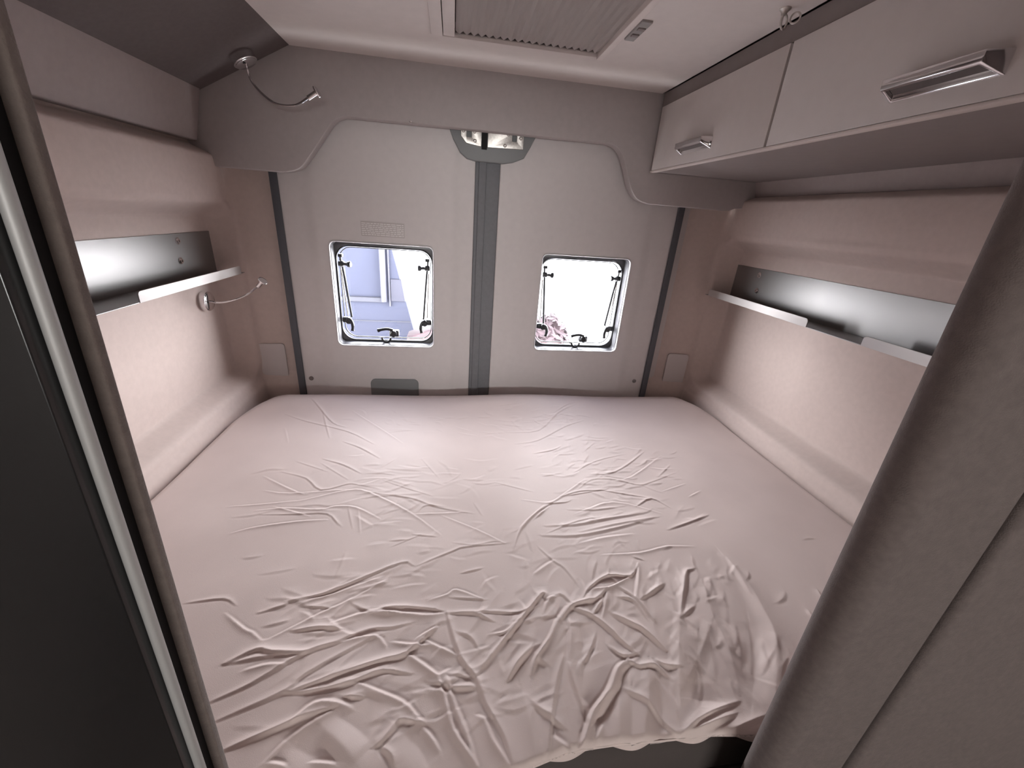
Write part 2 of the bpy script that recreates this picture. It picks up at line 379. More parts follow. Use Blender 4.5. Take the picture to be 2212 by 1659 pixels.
# ------------------------------------------------------------ rear windows
def window(name, w, side, label):
    x0, x1, z0, z1 = w; cx = (x0+x1)/2
    t = empty(name, (cx, YD, z0), label, 'window'); t['kind'] = 'structure'
    for k in ('label', 'category'):
        if k in t: del t[k]
    # pale bead round the lining opening
    slab('trim_bead', M['rim'], t, rrect(x0-.0035, x1+.0035, z0-.0035, z1+.0035, .025), [rrect(x0+.0012, x1-.0012, z0+.0012, z1-.0012, .021)], YD-.012, YD+.003, bev=.002)
    # inner frame (tunnel and flange) and rubber
    slab('frame', M['frame'], t, rrect(x0-.004, x1+.004, z0-.004, z1+.004, .02), [rrect(x0+.004, x1-.004, z0+.006, z1-.016, .055)], YD+.048, YD+.064, bev=.002)
    slab('reveal', M['frame'], t, rrect(x0+.0002, x1-.0002, z0+.0002, z1-.0002, .0218), [rrect(x0+.0030, x1-.0030, z0+.0030, z1-.0030, .019)], YD+.002, YD+.048)
    slab('seal', M['rubber'], t, rrect(x0+.0045, x1-.0045, z0+.0065, z1-.0165, .054), [rrect(x0+.0085, x1-.0085, z0+.0105, z1-.0205, .051)], YD+.045, YD+.058, bev=.002)
    slab('pane', M['glass'], t, rrect(x0+.0, x1-.0, z0+.012, z1-.004, .06), [], YD+.075, YD+.080, bev=0)
    slab('pane_rim', M['rubber'], t, rrect(x0+.012, x1-.012, z0+.014, z1-.023, .050), [rrect(x0+.0155, x1-.0155, z0+.0175, z1-.0265, .047)], YD+.068, YD+.075, bev=.001)
    # stay arms with clamp knobs on both sides
    for s in (-1, 1):
        ex = x0 if s < 0 else x1
        ix = lambda d: ex-s*d
        a = fin(tube(bmesh.new(), [(ix(.026), YD+.045, z1-.075), (ix(.034), YD+.050, z1-.16), (ix(.046), YD+.055, z0+.105)], .0045, 10), 'stay_arm', M['black'], t, True)
        fin(tube(bmesh.new(), [(ix(.022), YD+.05, z1-.11), (ix(.030), YD+.06, z0+.11)], .003, 8), 'stay_tube', M['steel'], t, True)
        k = lathe(bmesh.new(), (ix(.026), YD+.040, z1-.088), (-s*1, -.25, 0), [(-.008, .011), (.010, .011), (.014, .006), (.024, .006), (.028, .011), (.036, .013), (.040, .010)], 16)
        bx(k, min(ix(.018), ix(.034)), max(ix(.018), ix(.034)), YD+.03, YD+.05, z1-.062, z1-.050, .002)
        tube(k, [(ix(.026), YD+.042, z1-.10), (ix(.024), YD+.042, z1-.055)], .004, 8)
        fin(k, 'clamp_knob', M['black'], t, True)
        # side catch: body with a curved lever
        b = bx(bmesh.new(), min(ix(.012), ix(.045)), max(ix(.012), ix(.045)), YD+.030, YD+.056, z0+.085, z0+.108, .006, 3)
        lathe(b, (ix(.040), YD+.032, z0+.095), (0, -1, 0), [(0, .013), (.010, .013), (.014, .009)], 16)
        tube(b, catmull([(ix(.036), YD+.026, z0+.104), (ix(.050), YD+.020, z0+.098), (ix(.056), YD+.018, z0+.078), (ix(.053), YD+.020, z0+.056)], 5), [.007]*12+[.006, .006, .0065, .008], 10)
        fin(b, 'catch', M['black'], t, True)
    # bottom catch
    mx = cx+.012 if side == 'l' else cx+.03
    b = bx(bmesh.new(), mx-.006, mx+.034, YD+.026, YD+.056, z0+.030, z0+.058, .006, 3)
    lathe(b, (mx+.012, YD+.028, z0+.046), (0, -1, 0), [(0, .014), (.010, .014), (.014, .010)], 16)
    tube(b, catmull([(mx+.010, YD+.020, z0+.062), (mx-.012, YD+.016, z0+.068), (mx-.035, YD+.014, z0+.065), (mx-.050, YD+.016, z0+.060)], 5), [.006]*12+[.0065, .007, .0075, .008], 10)
    fin(b, 'catch', M['black'], t, True)
    c = tube(bmesh.new(), [(mx-.020+.018*math.cos(R(a)), YD+.034, z0+.024+.018*math.sin(R(a))) for a in range(170, 375, 15)], .005, 8)
    fin(c, 'catch_hook', M['rubber'], t, True)
    return t
window('window_1', W1, 'l', ''); window('window_2', W2, 'r', '')

# printed notice above the left window
t = empty('warning_label', (-.25, 1.69, 1.50), 'small pale printed label stuck on the door above the left window', 'label')
slab('backing', M['label'], t, rrect(-.345, -.185, 1.492, 1.545, .002), [], 1.6905, 1.6925)
bm = bmesh.new(); random.seed(4)
for k in range(7):
    x = -.342
    while x < -.192:
        w_ = random.uniform(.006, .018); bx(bm, x, min(x+w_, -.188), 1.6897, 1.6906, 1.4965+k*.0066, 1.4995+k*.0066); x += w_+.0025
fin(bm, 'print_lines', M['labelink'], t)
# small service covers on the rear pillars
for xa, xb, lab in ((-.788, -.690, 'small rounded service cover low on the left rear pillar'), (1.03, 1.128, 'small rounded service cover low on the right rear pillar')):
    sg = -1 if xa < 0 else 1
    o = slab('service_cover', M['pillar'], None, rrect(xa, xb, .80, 1.046, .012), [], -.0045, .0015, bev=.001)
    for v in o.data.vertices:
        gx = v.co.x+o.location.x
        y = 1.706+(abs(gx-(-.78 if sg < 0 else 1.14)))*.16
        v.co.y += y
    tag(o, lab, 'cover')

# ------------------------------------------------------------ wall shelves (bent metal trays)
def shelf(sg, xw, tabs, ya_, yb_, ytray, screws, label, zt=1.477, zb=1.340):
    t = empty('wall_shelf', (xw, (ya_+yb_)/2, zb), label, 'shelf')
    d = .098
    X = lambda q: xw-sg*q      # q = distance out from the wall
    bp = [(ya_, zb), (yb_, zb), (yb_, zt), (ya_, zt)]
    slab('back_plate', M['alu'], t, bp, [], *sorted((X(.001), X(.004))), bev=.0004, axis='x')
    tr = [tuple(sorted((X(.001), X(d)))), ]
    slab('tray', M['alu'], t, [(tr[0][0], ya_), (tr[0][1], ya_), (tr[0][1], ytray), (tr[0][0], ytray)], [], zb-.002, zb, bev=.0004, axis='z')
    for a, b in tabs:
        P = rrect(a, b, zb-.002, zb+.026, (.010, .010, .001, .001), 5)
        slab('lip', M['alutab'], t, P, [], *sorted((X(d-.001), X(d+.0015))), bev=.0004, axis='x')
    for y, z in screws:
        s_ = lathe(bmesh.new(), (X(.004), y, z), (-sg, 0, 0), [(0, .0105), (.0018, .0105), (.0019, .0078), (.0055, .0065), (.0055, .0036), (.002, .0034)], 20)
        fin(s_, 'screw', M['chrome'], t, True)
    return t
shelf(-1, -.860, [(1.105, 1.625), (.42, .925)], .42, 1.655, 1.652, [(1.466, 1.455), (1.459, 1.396), (.6, 1.455), (.6, 1.396)],
      'long bent metal shelf on the left wall, just above the small reading lamp')
shelf(1, 1.220, [(1.123, 1.665), (.42, .932)], .42, 1.685, 1.690, [(1.509, 1.453), (1.499, 1.393), (.6, 1.455), (.6, 1.396)],
      'long bent metal shelf on the right wall, its front lip split in two')

# ------------------------------------------------------------ reading lamps
def lamp(base, ax, path, head_ax, label, r=.033):
    t = empty('reading_lamp', base, label, 'lamp')
    ax = Vector(ax).normalized()
    fin(lathe(bmesh.new(), base, ax, [(-.004, r-.002), (.001, r), (.022, r), (.0235, r-.0015), (.024, r-.004), (.0255, r-.004), (.0265, r-.0055), (.0265, .004)], 36), 'base', M['chrome'], t, True)
    b0 = Vector(base)+ax*.026
    side = ax.cross(Vector((0, 0, 1))).normalized()
    dot = lathe(bmesh.new(), b0+side*.016, ax, [(0, .004), (.0015, .004)], 12); fin(dot, 'switch', M['black'], t, True)
    P = catmull([b0]+[Vector(p) for p in path], 10)
    fin(tube(bmesh.new(), P, .0034, 10), 'flexible_stem', M['chrome'], t, True)
    e = Vector(path[-1]); h = Vector(head_ax).normalized()
    fin(lathe(bmesh.new(), e-h*.006, h, [(0, .004), (.002, .0068), (.028, .0068), (.030, .0075), (.031, .0155), (.0345, .0155), (.035, .0145), (.035, .010)], 24), 'lamp_head', M['chrome'], t, True)
    return t
lamp((-.862, 1.535, 1.252), (1, 0, 0), [(-.805, 1.53, 1.250), (-.755, 1.525, 1.262), (-.71, 1.53, 1.283), (-.675, 1.545, 1.312)], (.62, -.15, .62),
     'small chrome reading lamp with a bent stem below the left wall shelf')
lamp((-.618, 1.545, 1.979), (.46, 0, -.888), [(-.585, 1.515, 1.905), (-.52, 1.47, 1.855), (-.45, 1.43, 1.846), (-.40, 1.405, 1.865)], (.75, -.1, .45),
     'small chrome reading lamp high up on the dark sloped panel, left rear corner', r=.034)

# ------------------------------------------------------------ overhead cabinet on the right
t = empty('overhead_cabinet', (.9, .97, 1.785), 'grey overhead cabinet on the right with two flap doors and chrome handles', 'cabinet')
CX, CB, CT = .720, 1.792, 1.990
bm = bmesh.new(); bx(bm, CX+.019, 1.30, .345, 1.615, CB-.004, CB+.014, .001); bx(bm, CX+.008, 1.28, .345, 1.615, CT+.0025, 2.034); bx(bm, 1.20, 1.28, .345, 1.615, CB, CT)
bx(bm, CX+.022, 1.28, 1.597, 1.615, CB, CT); bx(bm, CX+.022, 1.28, .345, .36, CB, CT)
fin(bm, 'carcass', M['cabside'], t)
box('edge_band', M['edge'], t, CX+.0005, CX+.020, .345, 1.612, CB-.006, CB-.0005, bev=.0015)
def cab_handle(y0, y1, door):
    """box shaped pull: solid front face, finger recess with a raised rim on its underside, near end cut at a slant"""
    z0, z1, zd, d = 1.8345, 1.8485, 1.8185, .026
    xf = CX-d
    bm = bmesh.new()
    def poly(ins, lift=0.0, top=False):
        P = [(CX+.001-ins*.6, y0-.016+ins*1.4), (CX+.001-ins*.6, y1-ins), (xf+ins, y1-ins), (xf+ins, y0+ins)]
        return [(x, y, z1 if top else z0+(zd-z0)*(x-xf)/d+lift) for x, y in P]
    L_ = [poly(0, top=True), poly(0), poly(.0045), poly(.0055, .003), poly(.006, .009)]
    V = [[bm.verts.new(p) for p in q] for q in L_]
    for a in range(len(V)-1):
        for k in range(4): bm.faces.new((V[a][k], V[a][(k+1) % 4], V[a+1][(k+1) % 4], V[a+1][k]))
    bm.faces.new(V[0][::-1]); bm.faces.new(V[-1])
    bmesh.ops.bevel(bm, geom=[e for e in bm.edges], offset=.0009, segments=2, profile=.5, affect='EDGES')
    h = fin(bm, 'handle', M['chrome'], door, True, 50)
    sl = bmesh.new(); vs = [sl.verts.new(p) for p in poly(.0075, .0075)]; sl.faces.new(vs); bmesh.ops.solidify(sl, geom=sl.faces[:], thickness=.001)
    fin(sl, 'handle_insert', M['cabside'], h)
for a, b, hy, hh in ((1.004, 1.598, 1.247, 1.395), (.352, .999, .575, .716)):
    d = box('door', M['cab'], t, CX, CX+.018, a+.0015, b-.0015, CB+.0, CT, bev=.0015)
    cab_handle(hy, hh, d)

# ------------------------------------------------------------ roof window with pleated blind
t = empty('roof_window', ((HX0+HX1)/2, (HY0+HY1)/2, ZC), 'ceiling roof window closed by a beige pleated blind', 'roof window')
bm = bmesh.new()
bx(bm, HX0-.0, HX0+.030, HY0, HY1-.02, ZC-.006, ZC+.030, .002); bx(bm, HX0+.032, HX0+.062, HY0, HY1-.02, ZC-.004, ZC+.030, .002)
fin(bm, 'side_rail', M['ceil'], t, True)
bm = bmesh.new(); bx(bm, HX1-.016, HX1+.002, HY0, HY1, ZC-.005, ZC+.03, .002); fin(bm, 'side_rail', M['blind'], t, True)
box('dark_slot', M['gap'], t, HX0+.03, HX1-.01, HY0+.03, HY1-.004, ZC+.034, ZC+.036)
bm = bmesh.new(); n = 20; xa, xb = HX0+.064, HX1-.016
row0 = []; row1 = []
for k in range(2*n+1):
    x = xa+(xb-xa)*k/(2*n); z = ZC+(.007 if k % 2 else .009)
    row0.append(bm.verts.new((x, HY0, z))); row1.append(bm.verts.new((x, HY1-.010-(0 if k % 2 else .016), z)))
for k in range(2*n): bm.faces.new((row0[k], row0[k+1], row1[k+1], row1[k]))
bmesh.ops.solidify(bm, geom=bm.faces[:], thickness=.0012)
fin(bm, 'pleated_blind', M['blind'], t)
# small latch beside it
t = empty('blind_catch', (.43, 1.18, ZC-.004), 'small grey catch plate on the ceiling right of the roof window', 'catch')
bm = bx(bmesh.new(), .421, .447, 1.122, 1.232, ZC-.005, ZC+.001, .002)
fin(bm, 'plate', M['grey'], t, True)
for ya2, yb2 in ((1.150, 1.163), (1.186, 1.199)): box('tongue', M['cabside'], t, .425, .443, ya2, yb2, ZC-.008, ZC-.004, bev=.001)
# ring hooks
t = empty('ceiling_ring_hook', (.672, .985, ZC), 'small chrome ring hook on the ceiling near the overhead cabinet', 'hook')
fin(lathe(bmesh.new(), (.672, .985, ZC+.001), (0, 0, -1), [(0, .011), (.003, .011), (.008, .006), (.012, .005)], 20), 'base', M['steel'], t, True)
def ringo(c, r, rot): return [Vector(c)+Matrix.Rotation(rot, 3, 'Z')@Vector((r*math.cos(a), 0, r*math.sin(a)))+Vector((0, 0, 0)) for a in [2*PI*k/20 for k in range(21)]]
fin(tube(bmesh.new(), ringo((.676, .985, ZC-.022), .012, .5), .0022, 8), 'ring', M['steel'], t, True)
fin(tube(bmesh.new(), ringo((.690, .972, ZC-.018), .009, -.9), .0018, 8), 'ring', M['steel'], t, True)

# ------------------------------------------------------------ foreground left: partition end and dark door with its metal trim
def lean(x_top, z):            # the uprights lean a little outwards towards the floor
    return x_top-(.026*(1.64-z)/.8)
def upright(bm, xa, xb, y0, y1, z0=.0, z1=2.03, bev=.0, seg=3):
    b2 = bmesh.new(); bx(b2, xa, xb, y0, y1, z0, z1, bev, seg)
    for v in b2.verts: v.co.x += lean(0, v.co.z)
    me = bpy.data.meshes.new('t'); b2.to_mesh(me); b2.free(); bm.from_mesh(me); bpy.data.meshes.remove(me); return bm
t = empty('partition', (-.6, .29, 0), 'brown fabric covered partition edge at the left of the bed opening', 'partition')
fin(upright(bmesh.new(), -.76, -.2275, .288, .2965, bev=.002), 'panel', M['partition'], t, True)
fin(upright(bmesh.new(), -.76, -.2365, .280, .288), 'shadow_channel', M['gap'], t)
t = empty('sliding_door', (-.6, .26, 0), 'dark charcoal door panel with a rounded grey metal edge trim, at the far left', 'door')
fin(upright(bmesh.new(), -.80, -.2375, .257, .269, bev=.001), 'panel', M['darkdoor'], t, True)
bm = bmesh.new(); tube(bm, [(lean(-.2338, z), .270, z) for z in (.0, 2.03)], .0042, 24)
fin(bm, 'edge_trim', M['trim'], t, True)

# ------------------------------------------------------------ foreground right: padded partition in two upholstered panels
def leanr(z): return .046*(1.66-z)/.88
t = empty('padded_partition', (.8, .27, 0), 'brown woven padded partition with a vertical groove, right of the bed opening', 'partition')
def pad(xa, xb, r):
    bm = bmesh.new(); bx(bm, xa, xb, .248, .2955, .0, 2.03, r, 6)
    bmesh.ops.subdivide_edges(bm, edges=[e for e in bm.edges if abs(e.verts[0].co.z-e.verts[1].co.z) > .5], cuts=12)
    for v in bm.verts: v.co.x += (.036 if v.co.x < .48 else .021)*(1.66-v.co.z)
    return fin(bm, 'cushion_panel', M['padded'], t, True, 60)
pad(.416, .5575, .020); pad(.5625, 1.13, .009)
o = bx(bmesh.new(), .60, .68, .275, .29, 0, 2.03); fin(o, 'backing_board', M['gap'], t)

# ------------------------------------------------------------ bed
BZ = .872
t = empty('bed', (.18, 1.0, 0), 'fixed crosswise bed base with mattress coloured dark for the shade below the sheet', 'bed')
box('base', M['bedbase'], t, -.755, 1.115, .345, 1.66, .0, .70, bev=.003)
box('mattress', M['mattress'], t, -.755, 1.115, .340, 1.66, .70, BZ-.05, bev=.03, seg=4)

def sheet():
    nx, ny = 960, 740
    xs = np.linspace(-.779, 1.139, nx)
    # finer rows near the camera
    v = np.linspace(0, 1, ny); ysv = .300+1.405*(v**1.25)
    X, Y = np.meshgrid(xs, ysv, indexing='ij')
    H = np.zeros_like(X); rng = np.random.RandomState(7)
    def crease(a, w, P, sharp=True):
        pts = np.array([(q.x, q.y) for q in catmull([(p[0]/1000, p[1]/1000, 0) for p in P], 3)])
        L = np.concatenate([[0], np.cumsum(np.hypot(*np.diff(pts, axis=0).T))]); T = L[-1]+1e-9
        a /= 1000; w /= 1000; mg = w*4
        i0, i1 = np.searchsorted(xs, [pts[:, 0].min()-mg, pts[:, 0].max()+mg]); j0, j1 = np.searchsorted(ysv, [pts[:, 1].min()-mg, pts[:, 1].max()+mg])
        if i1 <= i0 or j1 <= j0: return
        x = X[i0:i1, j0:j1]; y = Y[i0:i1, j0:j1]; best = np.full(x.shape, 9.); par = np.zeros(x.shape); side = np.zeros(x.shape)
        for k in range(len(pts)-1):
            ax, ay = pts[k]; bx_, by_ = pts[k+1]; dx, dy = bx_-ax, by_-ay; l2 = dx*dx+dy*dy+1e-12
            tt = np.clip(((x-ax)*dx+(y-ay)*dy)/l2, 0, 1); d = np.hypot(x-ax-tt*dx, y-ay-tt*dy)
            mk = d < best; best[mk] = d[mk]; par[mk] = ((L[k]+tt*math.sqrt(l2))/T)[mk]; side[mk] = np.sign((x-ax)*dy-(y-ay)*dx)[mk]
        env = np.clip(np.sin(np.pi*np.clip(par*.94+.03, 0, 1)), 0, 1)**.55
        fl = 1 if (len(P)*7+int(P[0][0])) % 3 else -1
        ww = w*np.where(side*fl > 0, .75, 1.7)*(.55+.45*env)
        prof = np.exp(-(np.hypot(best, .0011)/ww)**1.15)-.25*np.exp(-((best-2.0*ww)/(1.0*ww))**2)*(side*fl > 0)
        H[i0:i1, j0:j1] += a*env*prof
    for a, w, P in CREASES: crease(a*AMP*(.75 if P[0][1] > 720 else 1)*(.6 if w > 13 else 1), w*(.47 if w < 13 else .75), P)
    # small random wrinkles in the crumpled zones
    for cx, cy, sx, sy, an, n, ln in ((-.12, 1.0, .26, .13, .1, 70, .07), (.50, 1.05, .20, .22, .30, 110, .06), (.0, 1.35, .30, .10, -.35, 40, .06), (.42, 1.36, .18, .08, .35, 40, .05), (.2, .75, .35, .1, .3, 50, .05), (.45, .60, .18, .10, 1.0, 60, .04), (.1, .5, .3, .1, .5, 60, .06), (.0, .42, .22, .06, .3, 50, .05), (.30, .55, .2, .12, 1.2, 60, .05), (.50, .42, .2, .07, 1.4, 50, .05), (-.2, .62, .15, .1, .3, 40, .06)):
        for k in range(n):
            x, y = rng.normal(cx, sx*.6), rng.normal(cy, sy*.6); a_ = an+rng.normal(0, .45); l = ln*rng.uniform(.4, 1.4)/2
            if not (-.74 < x < 1.08 and .34 < y < 1.6): continue
            k_ = rng.normal(0, .15)*l
            crease(rng.uniform(.5, 1.6)*AMP*(1 if y > .65 else 1.5), rng.uniform(3.5, 6.5), [((x-l*math.cos(a_))*1000, (y-l*math.sin(a_))*1000), ((x-k_*math.sin(a_))*1000, (y+k_*math.cos(a_))*1000), ((x+l*math.cos(a_))*1000, (y+l*math.sin(a_))*1000)])
    # broad unevenness, stronger in the loose near end
    def nz(f, seed, st=(1, 1)):
        r = np.random.RandomState(seed); o_ = 0
        for k in range(10):
            th = r.uniform(0, 2*PI); ph = r.uniform(0, 2*PI); q = f*r.uniform(.6, 1.5)
            o_ = o_+np.sin(q*(np.cos(th)*X*st[0]+np.sin(th)*Y*st[1])+ph)
        return o_/10**.5
    H += .0035*nz(7, 1)+.0007*nz(30, 2)*sst(-Y, -1.3, -.9)
    near = sst(-Y, -.62, -.36)*sst(X, -.35, -.1)*sst(-X, -.75, -.55)
    H += near*(.0016*nz(26, 3, (1.3, .5)))
    # edges: rounded down towards the walls, rear corners rounded in plan
    cx, cy, hx, hy, rc = (XL+XR)/2+.001, 1.0, (XR-XL)/2+.001, .700, .12
    qx = np.abs(X-cx)-(hx-rc); qy = Y-cy-(hy-rc)
    yf = .300+.026*sst(X, .04, .2)-.010*sst(X, .38, .5)+.0012*np.sin(X*31)
    rear = -(np.hypot(np.maximum(qx, 0), np.maximum(qy, 0))+np.minimum(np.maximum(qx, qy), 0)-rc)
    def rnd(e, r, dp): q = np.clip(e, 0, r); return dp*(1-np.sqrt(np.clip(1-((r-q)/r)**2, 0, 1)))
    E = rear
    rear_r = .045+.125*sst(Y, 1.35, 1.6)
    drop = rnd(E, rear_r, .065+.03*sst(Y, 1.3, 1.5))+np.clip(-E, 0, .03)*2.5
    H *= sst(E, -.002, .05)
    fr = Y-yf
    drop += rnd(fr, .010, .012)
    Z = BZ+H-drop
    # puffy border at the rear, a little hollow on the left side where the sheet leaves the wall
    Z += (.014+.006*np.sin((X-.1)*7))*np.exp(-((Y-1.50)/.10)**2)
    Z -= .035*np.exp(-((X+.780)/.014)**2)*np.exp(-((Y-1.02)/.10)**2)
    # front skirt hanging down
    m_ = fr <= 0
    Yn = np.where(m_, yf+.002, Y); 
    k0 = 10
    sk = np.linspace(0, 1, k0)[::-1]
    Xs = np.concatenate([np.repeat(X[:, :1], k0, 1), X], 1)
    Ys = np.concatenate([np.repeat(yf[:, :1], k0, 1)+.004*sk[None]**.5+.006*np.sin(X[:, :1]*60)*sk[None]**1, Yn], 1)
    Zs = np.concatenate([(BZ-.014)-sk[None]*.012+0*X[:, :1], np.where(m_, BZ-.012, Z)], 1)
    o = gridmesh('fitted_sheet', Xs, Ys, Zs, M['sheet'])
    return tag(o, 'pale pink beige fitted sheet on the bed, crumpled towards its near edge', 'bed sheet')
AMP = .72
